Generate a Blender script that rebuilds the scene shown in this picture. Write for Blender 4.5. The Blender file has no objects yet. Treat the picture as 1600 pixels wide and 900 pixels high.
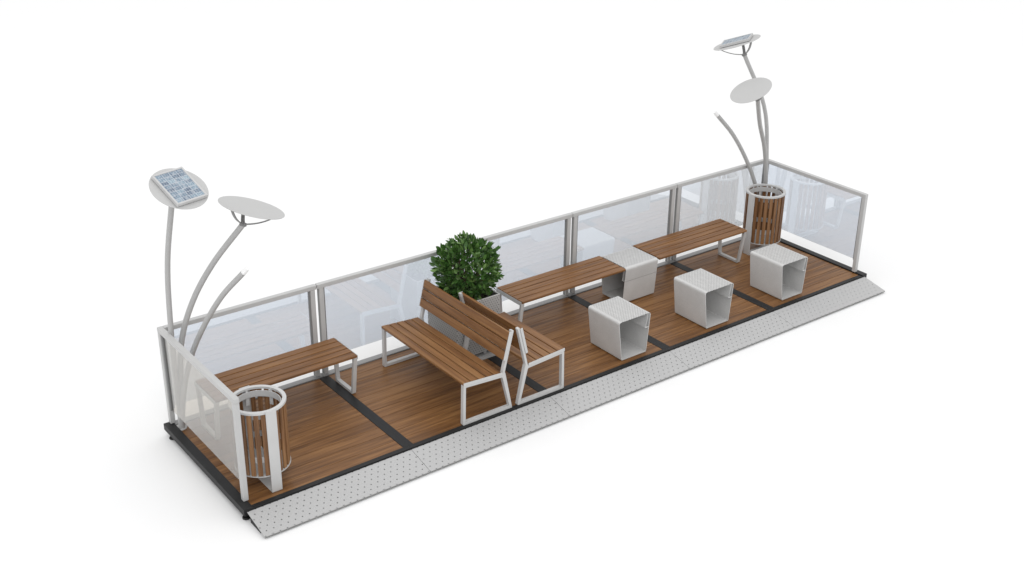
import bpy, bmesh, math, random
from mathutils import Vector, Matrix
random.seed(7)
PI = math.pi
scene = bpy.context.scene
COL = scene.collection
GZ = -0.108          # the floor; the deck's walking surface is z = 0
M = 1.6              # one deck module

# ------------------------------------------------------------------ materials
MATS = {}
def new_mat(name):
    m = bpy.data.materials.new(name); m.use_nodes = True
    nt = m.node_tree
    for n in list(nt.nodes): nt.nodes.remove(n)
    out = nt.nodes.new('ShaderNodeOutputMaterial')
    MATS[name] = m
    return m, nt, out
def N(nt, kind, **kw):
    n = nt.nodes.new(kind)
    for k, v in kw.items():
        if k in n.inputs.keys(): n.inputs[k].default_value = v
        else: setattr(n, k, v)
    return n
def math_node(nt, op, a, b=None):
    n = nt.nodes.new('ShaderNodeMath'); n.operation = op
    for i, v in enumerate((a, b)):
        if v is None: continue
        if isinstance(v, (int, float)): n.inputs[i].default_value = v
        else: nt.links.new(v, n.inputs[i])
    return n.outputs[0]
def ramp(nt, fac, stops):
    n = nt.nodes.new('ShaderNodeValToRGB'); cr = n.color_ramp
    while len(cr.elements) < len(stops): cr.elements.new(0.5)
    for e, (p, c) in zip(cr.elements, stops):
        e.position = p; e.color = (*c, 1)
    nt.links.new(fac, n.inputs[0]); return n.outputs[0]
def bump(nt, h, strength, dist, bsdf):
    b = N(nt, 'ShaderNodeBump'); b.inputs['Strength'].default_value = strength; b.inputs['Distance'].default_value = dist
    nt.links.new(h, b.inputs['Height']); nt.links.new(b.outputs[0], bsdf.inputs['Normal'])

def wood_mat(name, axis, base, dark, light, rough=0.42):
    m, nt, out = new_mat(name); L = nt.links.new
    p = N(nt, 'ShaderNodeBsdfPrincipled', Roughness=rough)
    p.inputs['Specular IOR Level'].default_value = 0.34
    tc = N(nt, 'ShaderNodeTexCoord'); at = N(nt, 'ShaderNodeAttribute', attribute_name='tone')
    off = N(nt, 'ShaderNodeCombineXYZ')
    t7 = math_node(nt, 'MULTIPLY', at.outputs['Fac'], 37.0)
    for i in range(3): L(t7, off.inputs[i])
    add = N(nt, 'ShaderNodeVectorMath', operation='ADD')
    L(tc.outputs['Object'], add.inputs[0]); L(off.outputs[0], add.inputs[1])
    def grain(along, across, detail):
        mp = N(nt, 'ShaderNodeMapping')
        s = [across] * 3; s[axis] = along
        mp.inputs['Scale'].default_value = s
        L(add.outputs[0], mp.inputs[0])
        n = N(nt, 'ShaderNodeTexNoise', Scale=1.0, Detail=detail, Roughness=0.6, Distortion=0.4)
        L(mp.outputs[0], n.inputs['Vector']); return n.outputs['Fac']
    g1 = grain(1.3, 26, 3); g2 = grain(3.0, 140, 4)
    f = math_node(nt, 'ADD', math_node(nt, 'MULTIPLY', g1, 0.68), math_node(nt, 'MULTIPLY', g2, 0.32))
    f = math_node(nt, 'ADD', f, math_node(nt, 'MULTIPLY', math_node(nt, 'SUBTRACT', at.outputs['Fac'], 0.5), 0.10))
    c = ramp(nt, f, [(0.36, dark), (0.50, base), (0.64, light)])
    L(c, p.inputs['Base Color'])
    bump(nt, g2, 0.25, 0.002, p)
    L(p.outputs[0], out.inputs[0]); return m
wood_mat('decking_wood', 0, (.190, .087, .029), (.105, .045, .014), (.275, .138, .050), 0.40)
wood_mat('slat_wood', 0, (.215, .100, .036), (.135, .060, .021), (.280, .141, .054), 0.42)
wood_mat('upright_slat_wood', 2, (.215, .105, .045), (.125, .057, .022), (.30, .158, .072), 0.45)

def metal_mat(name, col, rough, metallic=0.0, speck=0.08, scale=420, bmp=0.0, spec=0.5):
    m, nt, out = new_mat(name); L = nt.links.new
    p = N(nt, 'ShaderNodeBsdfPrincipled', Roughness=rough, Metallic=metallic)
    p.inputs['Specular IOR Level'].default_value = spec
    tc = N(nt, 'ShaderNodeTexCoord')
    n = N(nt, 'ShaderNodeTexNoise', Scale=scale, Detail=2.0, Roughness=0.7); L(tc.outputs['Object'], n.inputs['Vector'])
    n2 = N(nt, 'ShaderNodeTexNoise', Scale=5.0, Detail=3.0); L(tc.outputs['Object'], n2.inputs['Vector'])
    f = math_node(nt, 'ADD', math_node(nt, 'MULTIPLY', n.outputs['Fac'], 0.75), math_node(nt, 'MULTIPLY', n2.outputs['Fac'], 0.25))
    lo = tuple(c * (1 - speck) for c in col); hi = tuple(min(1, c * (1 + speck)) for c in col)
    L(ramp(nt, f, [(0.35, lo), (0.65, hi)]), p.inputs['Base Color'])
    if bmp: bump(nt, n.outputs['Fac'], bmp, 0.001, p)
    L(p.outputs[0], out.inputs[0]); return m
metal_mat('light_grey_paint', (.54, .54, .537), 0.42)
metal_mat('post_metal', (.49, .49, .487), 0.40)
metal_mat('tube_metal', (.43, .43, .427), 0.38)
metal_mat('arm_metal', (.20, .20, .20), 0.42)
metal_mat('liner_metal', (.16, .16, .16), 0.6)
metal_mat('disc_paint', (.49, .49, .487), 0.55, speck=.03)
metal_mat('textured_grey_paint', (.56, .557, .55), 0.5, speck=0.16, scale=260, bmp=0.25)
metal_mat('black_frame', (.015, .015, .0155), 0.5, speck=0.2, spec=0.3)
metal_mat('channel_metal', (.22, .22, .22), 0.45)
metal_mat('black_rubber', (.006, .006, .006), 0.6)
metal_mat('rear_trim_metal', (.24, .24, .24), 0.45)
metal_mat('panel_frame', (.52, .52, .52), 0.4)
metal_mat('soil', (.03, .022, .015), 0.95, speck=.5, scale=90)
metal_mat('bark', (.10, .07, .045), 0.9, speck=.4, scale=60)
metal_mat('white_plastic', (.90, .90, .90), 0.35, speck=.01)

def holes_mask(nt, co, px, py, r, stagger=True):
    L = nt.links.new
    sep = N(nt, 'ShaderNodeSeparateXYZ'); L(co, sep.inputs[0])
    def lattice(ox, oy):
        u = math_node(nt, 'MULTIPLY', math_node(nt, 'SUBTRACT', math_node(nt, 'FRACT', math_node(nt, 'ADD', math_node(nt, 'DIVIDE', sep.outputs[0], px), ox)), 0.5), px)
        v = math_node(nt, 'MULTIPLY', math_node(nt, 'SUBTRACT', math_node(nt, 'FRACT', math_node(nt, 'ADD', math_node(nt, 'DIVIDE', sep.outputs[1], py), oy)), 0.5), py)
        return math_node(nt, 'SQRT', math_node(nt, 'ADD', math_node(nt, 'MULTIPLY', u, u), math_node(nt, 'MULTIPLY', v, v)))
    d = lattice(0, 0)
    if stagger: d = math_node(nt, 'MINIMUM', d, lattice(0.5, 0.5))
    return math_node(nt, 'LESS_THAN', d, r), d

def perforated_mat(name, col, px, py, r, axes, rough=0.45):
    """sheet metal with real see-through holes on a staggered grid (local coordinates)"""
    m, nt, out = new_mat(name); L = nt.links.new
    p = N(nt, 'ShaderNodeBsdfPrincipled', Roughness=rough)
    tc = N(nt, 'ShaderNodeTexCoord')
    sep = N(nt, 'ShaderNodeSeparateXYZ'); L(tc.outputs['Object'], sep.inputs[0])
    comb = N(nt, 'ShaderNodeCombineXYZ')
    if axes == 'wrap':      # upright sides of a square pot: (x + y, z)
        L(math_node(nt, 'ADD', sep.outputs[0], sep.outputs[1]), comb.inputs[0]); L(sep.outputs[2], comb.inputs[1])
    else:
        L(sep.outputs[0], comb.inputs[0]); L(sep.outputs[1], comb.inputs[1])
    mask, d = holes_mask(nt, comb.outputs[0], px, py, r)
    n = N(nt, 'ShaderNodeTexNoise', Scale=300.0, Detail=2.0); L(tc.outputs['Object'], n.inputs['Vector'])
    L(ramp(nt, n.outputs['Fac'], [(0.3, tuple(c * .86 for c in col)), (0.7, tuple(min(1, c * 1.12) for c in col))]), p.inputs['Base Color'])
    tr = N(nt, 'ShaderNodeBsdfTransparent'); mix = N(nt, 'ShaderNodeMixShader')
    L(mask, mix.inputs[0]); L(p.outputs[0], mix.inputs[1]); L(tr.outputs[0], mix.inputs[2])
    L(mix.outputs[0], out.inputs[0]); return m
perforated_mat('ramp_sheet', (.44, .44, .44), 0.066, 0.104, 0.0058, 'xy')
perforated_mat('pot_sheet', (.40, .40, .395), 0.030, 0.052, 0.0062, 'wrap')

def seat_top_mat():
    m, nt, out = new_mat('seat_paint_shaded_holes'); L = nt.links.new
    p = N(nt, 'ShaderNodeBsdfPrincipled', Roughness=0.45)
    tc = N(nt, 'ShaderNodeTexCoord')
    mask, d = holes_mask(nt, tc.outputs['Object'], 0.024, 0.024, 0.0055)
    n = N(nt, 'ShaderNodeTexNoise', Scale=260.0, Detail=2.0); L(tc.outputs['Object'], n.inputs['Vector'])
    mp = N(nt, 'ShaderNodeMapping'); mp.inputs['Scale'].default_value = (34, 9, 9); L(tc.outputs['Object'], mp.inputs[0])
    n2 = N(nt, 'ShaderNodeTexNoise', Scale=1.0, Detail=2.0); L(mp.outputs[0], n2.inputs['Vector'])
    f = math_node(nt, 'ADD', math_node(nt, 'MULTIPLY', n.outputs['Fac'], 0.5), math_node(nt, 'MULTIPLY', n2.outputs['Fac'], 0.5))
    base = ramp(nt, f, [(0.35, (.50, .497, .49)), (0.65, (.62, .617, .61))])
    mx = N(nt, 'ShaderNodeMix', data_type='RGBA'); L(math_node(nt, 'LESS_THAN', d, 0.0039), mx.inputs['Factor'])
    L(base, mx.inputs[6]); mx.inputs[7].default_value = (.20, .20, .20, 1); L(mx.outputs[2], p.inputs['Base Color'])  # dark dots: the shade inside the holes is put into the colour
    bump(nt, math_node(nt, 'MINIMUM', d, 0.008), 1.0, 0.5, p)
    L(p.outputs[0], out.inputs[0])
seat_top_mat()

def glass_mat():
    m, nt, out = new_mat('tinted_glass'); L = nt.links.new
    lw = N(nt, 'ShaderNodeLayerWeight'); lw.inputs['Blend'].default_value = 0.5
    f5 = math_node(nt, 'POWER', lw.outputs['Facing'], 5.0)
    fr = math_node(nt, 'ADD', math_node(nt, 'MULTIPLY', f5, 0.81), 0.19)
    t = N(nt, 'ShaderNodeBsdfTransparent')
    L(ramp(nt, lw.outputs['Facing'], [(0.28, (.885, .914, .953)), (0.69, (.775, .742, .685))]), t.inputs['Color'])
    g = N(nt, 'ShaderNodeBsdfGlossy', Roughness=0.0, Color=(.95, .96, .975, 1))
    mix = N(nt, 'ShaderNodeMixShader'); L(fr, mix.inputs[0]); L(t.outputs[0], mix.inputs[1]); L(g.outputs[0], mix.inputs[2])
    L(mix.outputs[0], out.inputs[0])
glass_mat()

def solar_mat():
    m, nt, out = new_mat('solar_cells'); L = nt.links.new
    p = N(nt, 'ShaderNodeBsdfPrincipled', Roughness=0.25)
    tc = N(nt, 'ShaderNodeTexCoord'); sep = N(nt, 'ShaderNodeSeparateXYZ'); L(tc.outputs['UV'], sep.inputs[0])
    def cell(o, n):
        v = math_node(nt, 'MULTIPLY', o, float(n))
        return math_node(nt, 'FRACT', v), math_node(nt, 'FLOOR', v)
    fx, ix = cell(sep.outputs[0], 8); fy, iy = cell(sep.outputs[1], 4)
    comb = N(nt, 'ShaderNodeCombineXYZ'); L(ix, comb.inputs[0]); L(iy, comb.inputs[1])
    wn = N(nt, 'ShaderNodeTexWhiteNoise'); L(comb.outputs[0], wn.inputs['Vector'])
    vo = N(nt, 'ShaderNodeTexVoronoi', Scale=46.0); L(tc.outputs['UV'], vo.inputs['Vector'])
    sepc = N(nt, 'ShaderNodeSeparateColor'); L(vo.outputs['Color'], sepc.inputs[0])
    tone = math_node(nt, 'ADD', math_node(nt, 'MULTIPLY', wn.outputs['Value'], 0.5), math_node(nt, 'MULTIPLY', sepc.outputs[0], 0.5))
    c = ramp(nt, tone, [(0.1, (.085, .115, .17)), (0.5, (.18, .245, .32)), (0.9, (.36, .47, .53))])
    def edge(f, w): return math_node(nt, 'GREATER_THAN', math_node(nt, 'ABSOLUTE', math_node(nt, 'SUBTRACT', f, 0.5)), 0.5 - w)
    line = math_node(nt, 'MAXIMUM', edge(fx, .045), edge(fy, .035))
    nz = N(nt, 'ShaderNodeTexNoise', Scale=9.0, Detail=3.0); L(tc.outputs['UV'], nz.inputs['Vector'])
    patch = math_node(nt, 'MULTIPLY', math_node(nt, 'GREATER_THAN', nz.outputs['Fac'], 0.56), 0.45)
    fb, _ = cell(sep.outputs[1], 12)                       # thin bus bars
    line = math_node(nt, 'MAXIMUM', line, math_node(nt, 'MULTIPLY', edge(fb, .07), 0.6))
    line = math_node(nt, 'MAXIMUM', line, patch)
    mx = N(nt, 'ShaderNodeMix', data_type='RGBA')
    L(line, mx.inputs['Factor']); L(c, mx.inputs[6]); mx.inputs[7].default_value = (.47, .50, .54, 1)
    L(mx.outputs[2], p.inputs['Base Color']); L(p.outputs[0], out.inputs[0])
solar_mat()

def leaf_mat():
    m, nt, out = new_mat('leaf'); L = nt.links.new
    p = N(nt, 'ShaderNodeBsdfPrincipled', Roughness=0.36)
    p.inputs['Specular IOR Level'].default_value = 0.5
    at = N(nt, 'ShaderNodeAttribute', attribute_name='tone')
    c = ramp(nt, at.outputs['Fac'], [(0.0, (.022, .064, .013)), (0.5, (.058, .142, .028)), (1.0, (.175, .300, .085))])
    L(c, p.inputs['Base Color'])
    tl = N(nt, 'ShaderNodeBsdfTranslucent', Color=(.05, .12, .02, 1)); mix = N(nt, 'ShaderNodeMixShader', Fac=0.15)
    L(p.outputs[0], mix.inputs[1]); L(tl.outputs[0], mix.inputs[2]); L(mix.outputs[0], out.inputs[0])
leaf_mat()

def floor_mat():
    m, nt, out = new_mat('white_floor'); L = nt.links.new
    d = N(nt, 'ShaderNodeBsdfDiffuse', Color=(.845, .845, .845, 1)); L(d.outputs[0], out.inputs[0])
floor_mat()

# ------------------------------------------------------------------ mesh helper
class MB:
    def __init__(s): s.v = []; s.f = []; s.t = []; s.mi = []; s.smooth = []
    def add(s, verts, faces, tone=0.5, mi=0, smooth=False):
        o = len(s.v); s.v += [tuple(v) for v in verts]
        for f in faces:
            s.f.append([i + o for i in f]); s.t.append(tone); s.mi.append(mi); s.smooth.append(smooth)
    def bm(s, b, tone=0.5, mi=0, smooth=False, mat=None):
        b.verts.ensure_lookup_table(); b.verts.index_update()
        s.add([(mat @ v.co) if mat else v.co.copy() for v in b.verts], [[v.index for v in f.verts] for f in b.faces], tone, mi, smooth); b.free()
    def box(s, x0, x1, y0, y1, z0, z1, bev=0.0, tone=0.5, mi=0, mat=None, seg=1):
        b = bmesh.new(); bmesh.ops.create_cube(b, size=1)
        for v in b.verts:
            v.co = Vector(((x0 + x1) / 2 + v.co.x * (x1 - x0), (y0 + y1) / 2 + v.co.y * (y1 - y0), (z0 + z1) / 2 + v.co.z * (z1 - z0)))
        if bev: bmesh.ops.bevel(b, geom=b.edges[:], offset=bev, segments=seg, profile=0.5, affect='EDGES')
        s.bm(b, tone, mi, False, mat)
    def ring(s, r0, r1, z0, z1, n=56, a0=0.0, a1=2 * PI, cx=0, cy=0, mi=0):
        closed = abs(a1 - a0 - 2 * PI) < 1e-6; k = n if closed else n + 1
        vs = []
        for i in range(k):
            a = a0 + (a1 - a0) * i / n; c, q = math.cos(a), math.sin(a)
            vs += [(cx + r1 * c, cy + r1 * q, z0), (cx + r1 * c, cy + r1 * q, z1), (cx + r0 * c, cy + r0 * q, z1), (cx + r0 * c, cy + r0 * q, z0)]
        fs = []
        for i in range(n):
            a, b = i * 4, ((i + 1) % k) * 4
            for j in range(4): fs.append([a + j, b + j, b + (j + 1) % 4, a + (j + 1) % 4])
        if not closed: fs += [[0, 1, 2, 3], [k * 4 - 1, k * 4 - 2, k * 4 - 3, k * 4 - 4]]
        s.add(vs, fs, mi=mi)
    def disc(s, r, z0, z1, n=48, cx=0, cy=0, bev=0.0, mi=0):
        prof = [(r - bev, z0), (r, z0 + bev), (r, z1 - bev), (r - bev, z1)] if bev else [(r, z0), (r, z1)]
        vs = []; m = len(prof)
        for i in range(n):
            a = 2 * PI * i / n
            vs += [(cx + q * math.cos(a), cy + q * math.sin(a), z) for q, z in prof]
        fs = [[i * m + j, ((i + 1) % n) * m + j, ((i + 1) % n) * m + j + 1, i * m + j + 1] for i in range(n) for j in range(m - 1)]
        fs += [[i * m + m - 1 for i in range(n)], [i * m for i in reversed(range(n))]]
        s.add(vs, fs, mi=mi)
    def tube(s, pts, rad, n=14, mi=0):
        pts = [Vector(p) for p in pts]; vs = []; fs = []
        rr = rad if isinstance(rad, (list, tuple)) else [rad] * len(pts)
        nrm = None
        for i, p in enumerate(pts):
            t = (pts[min(i + 1, len(pts) - 1)] - pts[max(i - 1, 0)]).normalized()
            if nrm is None: nrm = t.orthogonal().normalized()
            nrm = (nrm - t * nrm.dot(t)).normalized(); bn = t.cross(nrm)
            for k in range(n):
                a = 2 * PI * k / n; vs.append(p + (nrm * math.cos(a) + bn * math.sin(a)) * rr[i])
        for i in range(len(pts) - 1):
            for k in range(n): fs.append([i * n + k, i * n + (k + 1) % n, (i + 1) * n + (k + 1) % n, (i + 1) * n + k])
        s.add(vs, fs, mi=mi, smooth=True)
        s.add([vs[k] for k in range(n)], [list(reversed(range(n)))], mi=mi); s.add(vs[-n:], [list(range(n))], mi=mi)
    def prism(s, poly, a0, a1, plane='yz', tone=0.5, mi=0, smooth=False):
        """solid from a closed outline; 'yz': outline (y, z) pushed along x; 'xz': outline (x, z) pushed along y"""
        pt = (lambda p, a: (a, p[0], p[1])) if plane == 'yz' else (lambda p, a: (p[0], a, p[1]))
        n = len(poly)
        vs = [pt(p, a0) for p in poly] + [pt(p, a1) for p in poly]
        s.add(vs, [[i, (i + 1) % n, (i + 1) % n + n, i + n] for i in range(n)], tone, mi, smooth)
        s.add(vs, [list(reversed(range(n))), list(range(n, 2 * n))], tone, mi)
    def frame_loop(s, outer, inner, a0, a1, plane='yz', mi=0):
        pt = (lambda p, a: (a, p[0], p[1])) if plane == 'yz' else (lambda p, a: (p[0], a, p[1]))
        n = len(outer)
        vs = [pt(p, a0) for p in outer] + [pt(p, a1) for p in outer] + [pt(p, a0) for p in inner] + [pt(p, a1) for p in inner]
        fs = []
        for i in range(n):
            j = (i + 1) % n
            fs += [[i, j, j + n, i + n], [j + 2 * n, i + 2 * n, i + 3 * n, j + 3 * n], [j, i, i + 2 * n, j + 2 * n], [i + n, j + n, j + 3 * n, i + 3 * n]]
        s.add(vs, fs, mi=mi)
    def build(s, name, mats, parent=None, loc=None):
        me = bpy.data.meshes.new(name); me.from_pydata(s.v, [], s.f)
        for m in (mats if isinstance(mats, (list, tuple)) else [mats]): me.materials.append(MATS[m])
        for p, mi, sm in zip(me.polygons, s.mi, s.smooth): p.material_index = mi; p.use_smooth = sm
        a = me.attributes.new('tone', 'FLOAT', 'FACE')
        a.data.foreach_set('value', s.t)
        b = bmesh.new(); b.from_mesh(me); bmesh.ops.recalc_face_normals(b, faces=b.faces[:]); b.to_mesh(me); b.free()
        o = bpy.data.objects.new(name, me); COL.objects.link(o)
        if parent: o.parent = parent
        if loc: o.location = loc
        return o

def offset_in(poly, w):
    n = len(poly); area = sum(poly[i][0] * poly[(i + 1) % n][1] - poly[(i + 1) % n][0] * poly[i][1] for i in range(n))
    sg = 1 if area > 0 else -1; out = []
    for i in range(n):
        p0, p1, p2 = Vector(poly[i - 1]), Vector(poly[i]), Vector(poly[(i + 1) % n])
        d1, d2 = (p1 - p0).normalized(), (p2 - p1).normalized()
        n1, n2 = Vector((-d1.y, d1.x)) * sg, Vector((-d2.y, d2.x)) * sg
        bs = (n1 + n2); bs /= max(1e-6, bs.length); out.append(tuple(p1 + bs * (w / max(.3, bs.dot(n1)))))
    return out
def rounded(poly, r, seg=3):
    out = []; n = len(poly)
    rr = r if isinstance(r, (list, tuple)) else [r] * n
    for i in range(n):
        p0, p1, p2 = Vector(poly[i - 1]), Vector(poly[i]), Vector(poly[(i + 1) % n])
        a = p1 + (p0 - p1).normalized() * rr[i]; b = p1 + (p2 - p1).normalized() * rr[i]
        for k in range(seg + 1):
            t = k / seg; out.append(tuple(a * (1 - t) ** 2 + p1 * 2 * t * (1 - t) + b * t ** 2))
    return out

def tag(o, label, cat, group=None, kind=None):
    if label: o['label'] = label
    if cat: o['category'] = cat
    if group: o['group'] = group
    if kind: o['kind'] = kind
    return o
def thing(name, label, cat, loc, rz=0.0, group=None):
    o = bpy.data.objects.new(name, None); COL.objects.link(o); o.empty_display_size = 0.1
    o.location = loc; o.rotation_euler = (0, 0, rz)
    return tag(o, label, cat, group)
def copy_tree(o, parent=None):
    c = o.copy(); COL.objects.link(c)
    if parent is not None: c.parent = parent
    for ch in list(o.children): copy_tree(ch, c)
    return c
def dup(o, loc, rz, label):
    c = copy_tree(o); c.location = loc; c.rotation_euler = (0, 0, rz); c['label'] = label
    return c

# ------------------------------------------------------------------ floor
mb = MB(); mb.add([(-150, -150, GZ), (150, -150, GZ), (150, 150, GZ), (-150, 150, GZ)], [[0, 1, 2, 3]])
tag(mb.build('floor', 'white_floor'), None, None, kind='structure')

# ------------------------------------------------------------------ deck modules
DK = 1.556
def deck_module(loc, label, ends=''):
    root = thing('deck_module', label, 'deck', loc, 0, 'deck modules')
    fr = MB()
    x0, x1 = (0.048 if 'L' in ends else 0.0003), (M - 0.048 if 'R' in ends else M - 0.0003)
    y0, y1 = -0.048, 1.63
    fr.box(x0, x1, y0, -0.001, -0.062, 0.003)
    if 'L' not in ends: fr.box(0.0003, 0.0515, -0.0005, y1 - .075, -0.062, 0.0032)
    if 'R' not in ends: fr.box(M - 0.0515, M - 0.0003, -0.0005, y1 - .075, -0.062, 0.0032)
    fr.box(0.052, M - 0.052, 0.0, DK, -0.055, -0.03)
    fr.build('frame', 'black_frame', root)
    pl = MB(); n = 11; w = DK / n
    for i in range(n):
        pl.box(0.0535, M - 0.0535, i * w + .0017 + .0005, (i + 1) * w - .0017, -0.028, 0.0, .001, tone=.5 + random.uniform(-.35, .35))
    pl.build('decking', 'decking_wood', root)
    tr = MB(); tr.box(0.001, M - 0.001, DK + .002, 1.632, -0.062, 0.012, .003)
    tr.build('rear_trim', 'rear_trim_metal', root)
    if ends:
        e = MB()
        if 'L' in ends: e.box(-0.038, 0.047, -0.05, 1.634, -0.05, 0.016, .003)
        else: e.box(M - 0.047, M + 0.036, -0.05, 1.634, -0.05, 0.016, .003)
        e.build('end_bar', 'black_frame', root)
    for fx in (0.0 if 'L' in ends else .09, M - (0.0 if 'R' in ends else .09)):
        for fy in (0.0, 1.53):
            f = MB(); f.disc(.034, GZ + .001, GZ + .018, 24, fx, fy, .003); f.disc(.012, GZ + .018, -.05, 12, fx, fy)
            f.build('foot', 'black_rubber', root)
    return root
deck_module((0, 0, 0), 'wood plank deck section carrying the near slatted bin and the bench behind it', 'L')
d2 = deck_module((M, 0, 0), 'wood plank deck section under the longer bench with a backrest')
dup(d2, (2 * M, 0, 0), 0, 'wood plank deck section under the shrub planter and the shorter backed bench')
dup(d2, (3 * M, 0, 0), 0, 'wood plank deck section under the two middle grey block seats and the joined block')
deck_module((4 * M, 0, 0), 'wood plank deck section at the far end under the far slatted bin', 'R')

# ------------------------------------------------------------------ ramp plates
def ramp_plate(loc, label, xa=.0015, xb=M - .0015):
    root = thing('ramp_plate', label, 'ramp', loc, 0, 'perforated ramp plates')
    a = Vector((0, -0.052, -0.012)); b = Vector((0, -0.362, -0.080)); t = 0.004
    x0, x1 = xa, xb
    dirv = (b - a); L = dirv.length; ang = math.atan2(-dirv.z, -dirv.y)
    s = MB()      # sheet in its own plane: local y runs down the slope
    s.box(x0, x1, -L, 0, -t, 0, .001)
    o = s.build('tread_sheet', 'ramp_sheet', root, a); o.rotation_euler = (ang, 0, 0)
    for xe in (x0 + .012, (x0 + x1) / 2 - .01, x1 - .032):
        k = MB(); k.prism([(a.y - .03, a.z - .012), (a.y - .03, GZ + .002), (b.y + .10, GZ + .002), (b.y + .10, b.z + .016)], xe, xe + .020, 'yz')
        k.build('support_rib', 'black_frame', root)
    k = MB(); k.box(x0 + .001, x1 - .001, b.y + .002, b.y + .006, b.z - .014, b.z - .0045)
    k.build('folded_lip', 'channel_metal', root)
    return root
ramp_plate((0, 0, 0), 'perforated grey ramp plate nearest the viewer, below the near slatted bin', -.012)
r1 = ramp_plate((M, 0, 0), 'perforated grey ramp plate in front of the longer backed bench')
dup(r1, (2 * M, 0, 0), 0, 'perforated grey ramp plate between the shorter backed bench and the nearest block seat')
dup(r1, (3 * M, 0, 0), 0, 'perforated grey ramp plate in front of the middle open block seat')
ramp_plate((4 * M, 0, 0), 'perforated grey ramp plate at the far end by the last block seat', .0015, M - .008)

# ------------------------------------------------------------------ glass screens
RT = 1.003; PW = 0.05
def back_screen(loc, label, posts='LR'):
    root = thing('glass_screen', label, 'glass screen', loc, 0, 'glass screens along the back')
    y0, y1 = 1.579, 1.629
    r = MB(); r.box(.0035 if 'L' in posts else .063, M - (.0035 if 'R' in posts else .063), y0, y1, RT - .045, RT, .004)
    r.build('top_rail', 'post_metal', root)
    for k, x in (('L', .022), ('R', M - .022 - PW)):
        if k in posts:
            p = MB(); p.box(x, x + PW, y0 + .002, y1 - .002, .0125, RT - .0455, .004)
            p.box(x - .006, x + PW + .006, y0 + .01, y1 - .01, .0122, .0165)
            po = p.build('post', 'post_metal', root)
            for xs in (x - .0025, x + PW - .0005):
                q = MB(); q.box(xs, xs + .003, y0 + .016, y1 - .006, .02, RT - .047); q.build('dark_side_strip', 'arm_metal', po)  # thin dark strip along each side of the post
    for x in ((.022 + PW + .0005) if 'L' in posts else .0635, (M - .022 - PW - .0145) if 'R' in posts else M - .0775):
        c = MB(); c.box(x, x + .014, y0 + .012, y1 - .012, .16, RT - .046, .002)
        c.build('glazing_channel', 'channel_metal', root)
    g = MB(); xa = .022 + PW + .008 if 'L' in posts else .07; xb = M - .022 - PW - .008 if 'R' in posts else M - .07
    g.box(xa, xb, 1.602, 1.606, .185, RT - .04)
    g.build('glass_pane', 'tinted_glass', root)
    return root
back_screen((0, 0, 0), 'clear glass screen behind the near backless bench', 'R')
s2 = back_screen((M, 0, 0), 'clear glass screen behind the longer backed bench, left of the shrub')
dup(s2, (2 * M, 0, 0), 0, 'clear glass screen directly right of the round shrub')
dup(s2, (3 * M, 0, 0), 0, 'clear glass screen behind the grey block joined to two benches')
back_screen((4 * M, 0, 0), 'clear glass screen behind the far slatted bin', 'L')
def end_screen(loc, rz, label):
    # local: x runs outward, y along the screen; outer face at x = 0
    root = thing('glass_end_screen', label, 'glass screen', loc, rz, 'glass screens closing the deck ends')
    ya, yb = 0.054, 1.629; sx = 1 if rz == 0 else -1
    r = MB(); r.box(0, PW, ya, yb, RT - .045, RT + .0006, .004); r.build('top_rail', 'post_metal', root)
    for y in (ya + .001, yb - PW - .001):
        p = MB(); p.box(.001, PW - .001, y, y + PW, .0165, RT - .0455, .004); p.build('post', 'post_metal', root)
    for y in (ya + PW + .0015, yb - PW - .0155):
        c = MB(); c.box(.012, PW - .012, y, y + .014, .16, RT - .046, .002)
        c.build('glazing_channel', 'channel_metal', root)
    g = MB(); g.box(.024, .028, ya + PW + .008, yb - PW - .008, .17, RT - .04); g.build('glass_pane', 'tinted_glass', root)
    return root
e1 = end_screen((.012, 0, 0), 0, 'glass end screen in front of the near slatted bin')
c = dup(e1, (5 * M - .012 - PW, 0, 0), 0, 'glass end screen right of the far slatted bin')

# ------------------------------------------------------------------ benches
SEAT = .454
def slat_poly(y0, y1, z0, z1, r=.006):
    return rounded([(y0, z0), (y1, z0), (y1, z1), (y0, z1)], [.002, .002, r, r], 2)
def backless_bench(loc, label, L, legs):
    root = thing('slatted_bench', label, 'bench', loc, 0, 'backless slatted benches')
    W = .452; n = 5; p = W / n
    s = MB()
    xa = .012 if 0 in legs else .002; xb = L - .012 if 1 in legs else L - .002
    for i in range(n):
        s.prism(slat_poly(i * p + (.005 if i else 0), (i + 1) * p - (.005 if i < n - 1 else 0), SEAT - .024, SEAT), xa, xb, 'yz', random.random())
    s.build('seat', 'slat_wood', root)
    for e in legs:
        x0 = .004 if e == 0 else L - .044
        outer = rounded([(.008, SEAT - .0255), (W - .008, SEAT - .0255), (W - .055, 0.0035), (.072, 0.0035)], .014)
        inner = offset_in(outer, .026)
        l = MB(); l.frame_loop(outer, inner, x0, x0 + .040)
        fx = (0.0005, .0035) if e == 0 else (L - .0035, L - .0005)
        l.box(fx[0], fx[1], .006, W - .006, SEAT - .045, SEAT - .004)
        l.build('leg_frame', 'light_grey_paint', root)
    b = MB()
    for y in (.10, W - .13): b.box(.046 if 0 in legs else .01, L - (.046 if 1 in legs else .01), y, y + .03, SEAT - .040, SEAT - .0245)
    b.build('seat_rail', 'post_metal', root)
    return root
backless_bench((.235, 1.018, 0), 'backless wooden slat bench at the near end behind the bin', 1.465, (0, 1))
backless_bench((3.662, 1.018, 0), 'backless wooden slat bench between the shrub planter and the grey block', 1.452, (0,))
backless_bench((5.628, 1.018, 0), 'backless wooden slat bench from the grey block to the far bin', 1.438, (1,))

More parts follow.
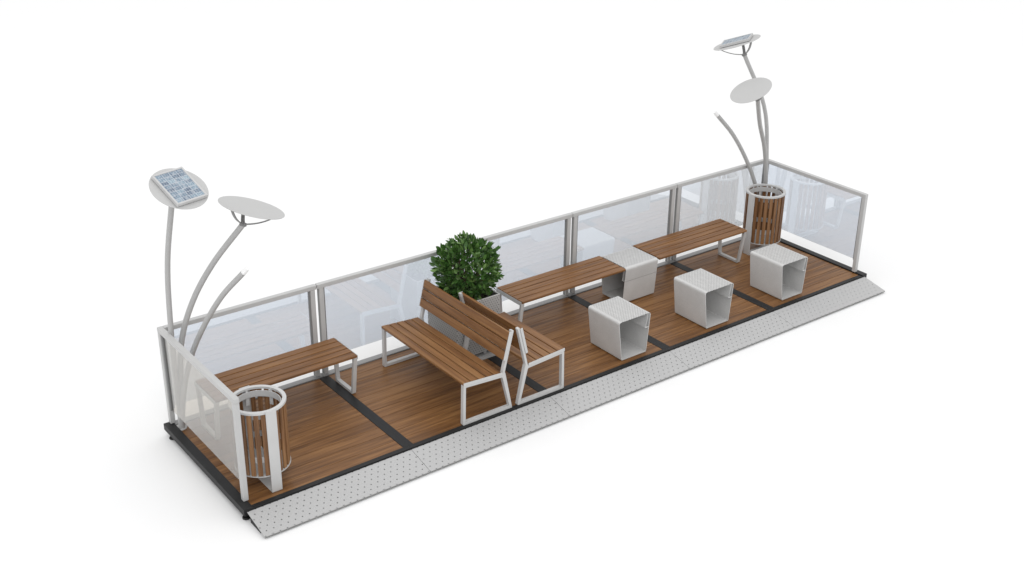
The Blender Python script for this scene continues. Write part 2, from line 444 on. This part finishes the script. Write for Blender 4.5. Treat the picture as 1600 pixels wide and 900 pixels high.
def backed_bench(loc, rz, label, L):
    root = thing('backrest_bench', label, 'bench', loc, rz, 'slatted benches with backrests')
    zf = lambda y: SEAT - .028 * y / .44          # seat falls slightly to the back
    n = 5; y0, y1 = .008, .440; p = (y1 - y0) / n
    s = MB()
    for i in range(n):
        ya, yb = y0 + i * p + (.0045 if i else 0), y0 + (i + 1) * p - (.0045 if i < n - 1 else 0)
        poly = rounded([(ya, zf(ya) - .026), (yb, zf(yb) - .026), (yb, zf(yb)), (ya, zf(ya))], [.002, .002, .007, .007], 2)
        s.prism(poly, .007, L - .007, 'yz', random.random())
    s.build('seat', 'slat_wood', root)
    J = Vector((.470, .424)); T = Vector((.566, .815)); d = (T - J).normalized(); q = Vector((-d.y, d.x))   # q points to the sitter
    b = MB(); W = .086
    for i in range(3):
        a = J + d * (.118 + i * .0975) + q * .014
        c0, c1, c2, c3 = a, a + d * W, a + d * W + q * .024, a + q * .024
        b.prism(rounded([tuple(c0), tuple(c1), tuple(c2), tuple(c3)], .006, 2), .007, L - .007, 'yz', random.random())
    b.build('backrest', 'slat_wood', root)
    for x0, x1, f0, f1 in ((.006, .046, 0.0, .0055), (L - .046, L - .006, L - .0055, L)):
        fr = MB()
        outer = rounded([(.010, .427), (.440, .4005), (.470, .424), (.485, .412), (.572, .0035), (.0, .0035)], [.012, .004, .004, .010, .012, .012])
        inner = rounded([(.036, .398), (.440, .372), (.448, .372), (.456, .36), (.538, .032), (.030, .032)], [.008, .002, .002, .008, .008, .008])
        fr.frame_loop(outer, inner, x0, x1)
        fr.prism([tuple(J - q * .012 - d * .02), tuple(T - q * .012 + d * .012), tuple(T + q * .012 + d * .012), tuple(J + q * .012 - d * .02)], x0 + .001, x1 - .001, 'yz')
        # end plates flush with the slat tops and beside the backrest
        fr.prism([(.008, .424), (.008, .4515), (.448, .424), (.448, .396)], f0, f1, 'yz')
        pa = J + d * .118 + q * .013; fr.prism([tuple(pa), tuple(pa + d * .287), tuple(pa + d * .287 + q * .026), tuple(pa + q * .026)], f0, f1, 'yz')
        fr.build('leg_frame', 'light_grey_paint', root)
    r = MB()
    for y in (.11, .33): r.box(.05, L - .05, y, y + .03, zf(y + .03) - .044, zf(y + .03) - .0275)
    r.build('seat_rail', 'post_metal', root)
    return root
backed_bench((2.192, 1.416, 0), -PI / 2, 'longer backed wooden bench, its seat facing the near end', 1.440)
backed_bench((3.398, -.026, 0), PI / 2, 'shorter backed wooden bench in front of the shrub planter', .985)

# ------------------------------------------------------------------ block seats
def block_seat(loc, rz, label):
    # tapered tube of sheet metal, open along local y; local x = 0 is its left wall at the top
    root = thing('block_seat', label, 'seat', loc, rz, 'grey sheet metal block seats')
    H = .4545; D = .482; t = .006
    tl, tr, bl, br = 0.0, .437, .060, .402
    R = .036
    poly = rounded([(bl, .0045), (br, .0045), (tr, H), (tl, H)], [.014, .014, R, R], 8)
    inner = offset_in(poly, t)
    s = MB(); s.frame_loop(poly, inner, 0, D, 'xz')
    # split off the flat top so it can be a part of its own
    s2 = MB(); top = MB()
    for f, tt in zip(s.f, s.t):
        zs = [s.v[i][2] for i in f]; xs = [s.v[i][0] for i in f]
        flat = min(zs) > H - t - .0005 and (max(xs) - min(xs)) > .2
        (top if flat else s2).add([s.v[i] for i in f], [list(range(len(f)))], tt)
    for m_ in (s2,): m_.smooth = [False] * len(m_.f)
    o = s2.build('shell', 'textured_grey_paint', root)
    top.build('perforated_top', 'seat_paint_shaded_holes', root)
    # sheet overlap on the right wall: an inner lip from the top down, with its step
    w = lambda z: br + (tr - br) * z / H
    z1 = .285
    l = MB(); l.prism([(w(z1) - t - .046, z1), (w(z1) - t - .0005, z1), (w(z1 + .008) - t - .0005, z1 + .008), (w(z1 + .008) - t - .038, z1 + .009), (w(H - .05) - t - .024, H - .05), (w(H - .04) - t - .024, H - .009), (w(H - .04) - t - .032, H - .009), (w(H - .05) - t - .032, H - .05)], .0015, D - .0015, 'xz')
    l.build('inner_lip', 'textured_grey_paint', root)
    bk = MB(); bk.prism(offset_in(poly, t + .0006), D - .024, D - .020, 'xz'); bk.build('added_back_panel', 'textured_grey_paint', root)  # added, unseen panel: blocks light from behind so the inside stays dark
    k = MB(); k.prism([(w(z1) + .0004, z1 - .001), (w(z1) + .0012, z1 - .001), (w(z1 + .003) + .0012, z1 + .002), (w(z1 + .003) + .0004, z1 + .002)], .004, D - .004, 'xz')
    k.build('seam', 'arm_metal', root)
    return root
b1 = block_seat((4.166, .062, 0.001), 0, 'open grey metal block seat nearest the backed benches')
dup(b1, (5.390, .062, 0.001), 0, 'open grey metal block seat, middle one of the front row')
dup(b1, (6.598, .062, 0.001), 0, 'open grey metal block seat in front of the far slatted bin')
dup(b1, (5.123, 1.455, 0.001), -PI / 2, 'grey metal block seat joined between two backless benches')

# ------------------------------------------------------------------ litter bins
def litter_bin(loc, rz, label):
    # local: front strap at -y, back strap at +y
    root = thing('litter_bin', label, 'litter bin', loc, rz, 'round slatted litter bins')
    R = .238; HT = .785; ZB = .160
    s = MB(); n = 24
    for k in range(n):
        a = -PI / 2 + 2 * PI * k / n
        if k in (0, 1, n - 1, n // 2, n // 2 - 1, n // 2 + 1):
            if k in (0, n // 2): continue
        mat = Matrix.Rotation(a, 4, 'Z')
        s.box(R - .020, R - .004, -.0195, .0195, ZB + .008, HT - .0205, .002, random.random(), 0, mat)
    s.build('slats', 'upright_slat_wood', root)
    t = MB(); t.ring(R - .030, R + .003, HT - .020, HT, 64); t.build('rim', 'light_grey_paint', root)
    t = MB(); t.ring(R - .028, R + .002, ZB, ZB + .007, 64); t.build('bottom_ring', 'post_metal', root)
    t = MB(); t.disc(R - .029, ZB - .001, ZB + .004, 48); t.build('base_plate', 'post_metal', root)
    t = MB(); t.ring(R - .0255, R - .0215, .29, .345, 64); t.build('hoop', 'post_metal', root)
    u = MB(); w = .048; th = .008
    yo = R + .004
    u.box(-w, w, -yo - th, -yo, .0015, HT + .0008, .0015)
    u.box(-w, w, yo, yo + th, .0015, HT + .0008, .0015)
    u.box(-w, w, -yo + .0005, yo - .0005, .0015, .0095)
    u.build('strap', 'light_grey_paint', root)
    h = MB(); h.ring(R - .047, R - .041, HT - .085, HT - .028, 56)
    for k in range(6):
        a = 2 * PI * (k + .5) / 6; mat = Matrix.Rotation(a, 4, 'Z')
        h.box(R - .0405, R - .0375, -.017, .017, HT - .16, HT - .03, 0, .5, 0, mat)
        h.box(R - .0365, R - .031, -.010, .010, HT - .04, HT - .008, 0, .5, 0, mat)
    h.build('bag_holder', 'light_grey_paint', root)
    return root
l1 = litter_bin((.324, .304, 0), 0, 'round wood slatted litter bin at the near end beside the end screen')
dup(l1, (7.562, 1.222, 0), -PI / 2, 'round wood slatted litter bin at the far end behind a block seat')

# ------------------------------------------------------------------ planter and shrub
PX, PY, PT = 3.077, 1.237, .658
pr = thing('planter', 'square perforated grey metal planter between the benches', 'planter', (PX, PY, 0))
pot = MB(); hb, ht = .264, .267
def sq(h, z): return [(-h, -h, z), (h, -h, z), (h, h, z), (-h, h, z)]
zb = .055
vs = sq(hb, zb) + sq(ht, PT); pot.add(vs, [[i, (i + 1) % 4, (i + 1) % 4 + 4, i + 4] for i in range(4)])
pot.build('pot_side', 'pot_sheet', pr)
lin = MB(); vs = sq(hb - .012, zb + .004) + sq(ht - .012, PT - .012)
lin.add(vs, [[i, (i + 1) % 4, (i + 1) % 4 + 4, i + 4] for i in range(4)] + [[3, 2, 1, 0]]); lin.build('liner', 'liner_metal', pr)
rm = MB()
for i in range(4):
    mat = Matrix.Rotation(i * PI / 2, 4, 'Z'); rm.box(-ht - .003, ht - .0125, -ht - .003, -ht + .012, PT - .004, PT + .004, .001, .5, 0, mat)
rm.build('rim', 'textured_grey_paint', pr)
so = MB(); so.add(sq(ht - .022, PT - .045), [[0, 1, 2, 3]]); so.build('soil', 'soil', pr)
for y in (-.245, .215):
    f = MB(); f.box(-.20, .245, y - .03, y + .03, .0035, .016, .002); f.box(-.12, -.09, y + .005, y + .025, .016, zb - .0005); f.box(.09, .12, y + .005, y + .025, .016, zb - .0005)
    f.build('foot_bar', 'textured_grey_paint', pr)
BC = Vector((.030, -.020, .245)); BR = .312
sh = thing('round_shrub', 'round clipped green leafy shrub growing in the metal planter', 'shrub', (PX + .005, PY, PT))
tk = MB(); tk.tube([(0, 0, -.04), (.01, 0, .06), (0, .01, .2)], [.018, .015, .010], 8)
for k in range(26):
    dd = Vector((random.gauss(0, 1), random.gauss(0, 1), random.gauss(.2, 1))).normalized()
    a = Vector((0, .01, .05 + .14 * random.random())); e = BC + dd * .26
    tk.tube([a, (a + e) / 2 + Vector((0, 0, .02)), e], [.007, .005, .003], 5)
tk.build('stem', 'bark', sh)
lf = MB(); rng = random.Random(11)
for k in range(2250):
    dd = Vector((rng.gauss(0, 1), rng.gauss(0, 1), rng.gauss(0, 1))).normalized()
    lump = 1 + .035 * math.sin(7 * dd.x + 2) * math.sin(6 * dd.y + 1) + .03 * math.sin(9 * dd.z + 4 * dd.x)
    depth = rng.random() ** 1.6
    c = BC + dd * BR * lump * (1.0 - .40 * depth + rng.uniform(-.03, .05) + (rng.uniform(.03, .13) if k % 9 == 0 else 0))
    if c.z < -.035 and max(abs(c.x), abs(c.y)) < ht + .02: continue
    if c.z < .19 and (c.x < -.235 or c.y < -.25): continue
    up = (dd * 0.75 + Vector((rng.gauss(0, .5), rng.gauss(0, .5), rng.gauss(.35, .5)))).normalized()
    side = up.cross(Vector((rng.gauss(0, 1), rng.gauss(0, 1), rng.gauss(0, 1)))).normalized(); nn = side.cross(up)
    l = rng.uniform(.048, .080); w = l * rng.uniform(.19, .27); fold = w * .35; curl = l * rng.uniform(-.1, .28)
    def P(a, b, e=0): return c + up * (a * l) + side * (b * w) + nn * (e + curl * a * a * (-1))
    pts = [P(0, 0), P(.3, 0, -fold * .5), P(.65, 0, -fold * .5), P(1, 0), P(.25, .85, fold * .3), P(.55, 1, fold * .3), P(.82, .6, fold * .2),
           P(.25, -.85, fold * .3), P(.55, -1, fold * .3), P(.82, -.6, fold * .2)]
    lf.add(pts, [[0, 1, 4], [1, 2, 5, 4], [2, 6, 5], [2, 3, 6], [0, 7, 1], [1, 7, 8, 2], [2, 8, 9], [2, 9, 3]], min(1, max(0, rng.gauss(.5, .27))), 0, True)
lf.build('foliage', 'leaf', sh)

# ------------------------------------------------------------------ solar lamps
def spline(ctrl, n=26):
    pts = [Vector(c) for c in ctrl]; pts = [pts[0] * 2 - pts[1]] + pts + [pts[-1] * 2 - pts[-2]]; out = []
    segs = len(pts) - 3
    for s in range(segs):
        p0, p1, p2, p3 = pts[s:s + 4]
        for k in range(n // segs + 1):
            t = k / (n // segs + 1)
            out.append(.5 * (2 * p1 + (p2 - p0) * t + (2 * p0 - 5 * p1 + 4 * p2 - p3) * t * t + (3 * p1 - p0 - 3 * p2 + p3) * t ** 3))
    out.append(pts[-2]); return out
def solar_lamp(loc, rz, label, heads, arm_az):
    root = thing('solar_lamp', label, 'lamp', loc, rz, 'three stemmed solar lamps')
    b = MB(); b.disc(.058, .0005, .008, 40, 0, 0, .002); b.build('base_plate', 'tube_metal', root)
    defs = [('P', -85.4, [(.012, 0), (.020, .45), (.05, 1.1), (.142, 1.72), None], .0245),
            ('Q', -23.1, [(.012, 0), (.045, .45), (.10, .9), (.235, 1.28), (.44, 1.62), None], .026),
            ('S', -55.9, [(.012, 0), (.08, .4), (.20, .78), (.37, 1.12), (.58, 1.44), (.815, 1.70)], .0245)]
    for kind, ang, prof, rad in defs:
        a = math.radians(ang); dv = Vector((math.cos(a), math.sin(a), 0)); Z = Vector((0, 0, 1))
        if kind in heads:
            (cx_, cy_, cz_), tilt, naz, R, hub_off = heads[kind]
            tau, na = math.radians(tilt), math.radians(naz) - rz; hd = Vector((math.cos(na), math.sin(na), 0))
            nrm = hd * math.sin(tau) + Z * math.cos(tau); e1 = hd * math.cos(tau) - Z * math.sin(tau); e2 = nrm.cross(e1)
            ctr = Matrix.Rotation(-rz, 3, 'Z') @ Vector((cx_, cy_, cz_))
        pts = spline([(dv * p_[0] + Z * max(p_[1], .0085)) if p_ else ctr - nrm * .155 + e1 * hub_off[0] + e2 * hub_off[1] for p_ in prof])
        st = MB(); st.tube(pts, rad, 18); so_ = st.build('stem', 'tube_metal', root)
        end = pts[-1]; td = (pts[-1] - pts[-3]).normalized()
        if kind == 'S':
            sd = dv.cross(Z)
            c = MB(); c.tube([end + td * .0006, end + td * .04, end + td * .066], [rad * .95, rad * .93, rad * .80], 16)
            c.build('tip', 'white_plastic', root); continue
        fm = Matrix((( e1.x, e2.x, nrm.x, ctr.x), (e1.y, e2.y, nrm.y, ctr.y), (e1.z, e2.z, nrm.z, ctr.z), (0, 0, 0, 1)))
        dm = MB(); dm.disc(R, -.006, 0, 72, 0, 0, .002)
        do = dm.build('disc', 'disc_paint', root); do.matrix_local = fm
        br = MB(); hub = fm.inverted() @ end
        for k in range(3):
            aa = 2 * PI * k / 3 + math.radians(arm_az - heads[kind][2]); ca, sa = math.cos(aa), math.sin(aa)
            n = 12; vs = []; fs = []
            for i in range(n + 1):
                t = i / n; th_ = t * 1.10; r_ = .012 + (.83 * R - .012) * (.45 * t + .55 * math.sin(th_) / math.sin(1.10)); z = hub.z + (-.0065 - hub.z) * (.45 * t + .55 * (1 - math.cos(th_)) / (1 - math.cos(1.10)))
                cx, cy = hub.x * (1 - t) + r_ * ca, hub.y * (1 - t) + r_ * sa; w = .017 - .003 * t
                for sg, th in ((-1, 0), (1, 0), (1, .008), (-1, .008)):
                    vs.append((cx - sa * w * sg - ca * th, cy + ca * w * sg - sa * th, z + th * .6))
            for i in range(n):
                for j in range(4): fs.append([i * 4 + j, (i + 1) * 4 + j, (i + 1) * 4 + (j + 1) % 4, i * 4 + (j + 1) % 4])
            br.add(vs, fs + [[0, 1, 2, 3], [n * 4 + 3, n * 4 + 2, n * 4 + 1, n * 4]])
        br.disc(.032, hub.z - .012, hub.z + .010, 20, hub.x, hub.y)
        bo = br.build('bracket', 'arm_metal', do)
        lamp = MB(); lamp.disc(.10, -.019, -.0065, 32, 0, 0, .003); lamp.build('light_unit', 'white_plastic', do)
        if kind == 'P':
            lx, ly, h0, h1 = .179, .147, .005, .036
            f = MB()
            for (xa, xb, ya, yb) in ((-lx, lx, -ly, -ly + .016), (-lx, lx, ly - .016, ly), (-lx, -lx + .016, -ly + .0165, ly - .0165), (lx - .016, lx, -ly + .0165, ly - .0165)):
                f.box(xa, xb, ya, yb, h0, h1, .0015)
            for sx in (-.14, .14):
                for sy in (-.1, .1): f.disc(.008, .0005, h0 + .003, 10, sx, sy)
            f.box(-lx + .0165, lx - .0165, -ly + .0165, ly - .0165, h0 + .002, h0 + .008)
            po = f.build('solar_panel', 'panel_frame', root); po.matrix_local = fm
            g = MB(); g.box(-lx + .0163, lx - .0163, -ly + .0163, ly - .0163, h1 - .010, h1 - .004)
            go = g.build('cells', 'solar_cells', po)
            uv = go.data.uv_layers.new(name='UVMap')
            for lp in go.data.loops:
                v = go.data.vertices[lp.vertex_index].co; uv.data[lp.index].uv = ((v.x + lx - .0163) / (2 * lx - .0326), (v.y + ly - .0163) / (2 * ly - .0326))
    return root
solar_lamp((.072, 1.493, 0), 0, 'three stemmed solar lamp rising at the near end above the backless bench',
           {'P': ((.042, -.519, 2.501), 27.9, -76.9, .2375, (-.045, 0)), 'Q': ((.742, -.324, 2.116), 18.1, -7.7, .2900, (-.048, -.019))}, -162)
solar_lamp((7.874, 1.467, 0), math.radians(220.9), 'three stemmed solar lamp rising behind the far slatted bin',
           {'P': ((-.390, .371, 2.494), 19.2, 124.2, .2850, (-.060, .050)), 'Q': ((-.764, -.248, 2.114), 26.9, 169.1, .2470, (-.045, 0))}, -90)

# ------------------------------------------------------------------ light, world, camera
w = bpy.data.worlds.new('World'); scene.world = w; w.use_nodes = True
bg = w.node_tree.nodes['Background']; bg.inputs[1].default_value = 1.0
tcw = w.node_tree.nodes.new('ShaderNodeTexCoord'); spw = w.node_tree.nodes.new('ShaderNodeSeparateXYZ')
w.node_tree.links.new(tcw.outputs['Generated'], spw.inputs[0])
elev = math_node(w.node_tree, 'MAXIMUM', spw.outputs[2], 0.0)
dome = math_node(w.node_tree, 'ADD', math_node(w.node_tree, 'MULTIPLY', elev, 0.98), 0.51)
w.node_tree.links.new(dome, bg.inputs[0])
def area(name, loc, target, size, power):
    l = bpy.data.lights.new(name, 'AREA'); l.shape = 'RECTANGLE'; l.size, l.size_y = size; l.energy = power
    o = bpy.data.objects.new(name, l); COL.objects.link(o); o.location = loc
    o.rotation_euler = (Vector(target) - Vector(loc)).to_track_quat('-Z', 'Y').to_euler()
    return o
area('softbox_lamp', (-7.0, -16.0, 17.0), (3.5, 0.5, 0), (15, 15), 1050)

cam = bpy.data.cameras.new('camera'); co = bpy.data.objects.new('camera', cam); COL.objects.link(co)
co.matrix_world = Matrix(((0.798585, 0.248775, -0.548063, -3.295905), (-0.601795, 0.345490, -0.720055, -7.954926), (0.010219, 0.904847, 0.425615, 5.959609), (0, 0, 0, 1)))
cam.lens = 42.5835
cam.sensor_width = 36; cam.clip_end = 1000; cam.clip_start = 0.05
scene.camera = co
scene.render.resolution_x, scene.render.resolution_y = 1024, 576
scene.view_settings.view_transform = 'Standard'; scene.view_settings.look = 'None'
scene.view_settings.exposure = 0; scene.view_settings.gamma = 1
scene.cycles.max_bounces = 12; scene.cycles.transparent_max_bounces = 24; scene.cycles.glossy_bounces = 6
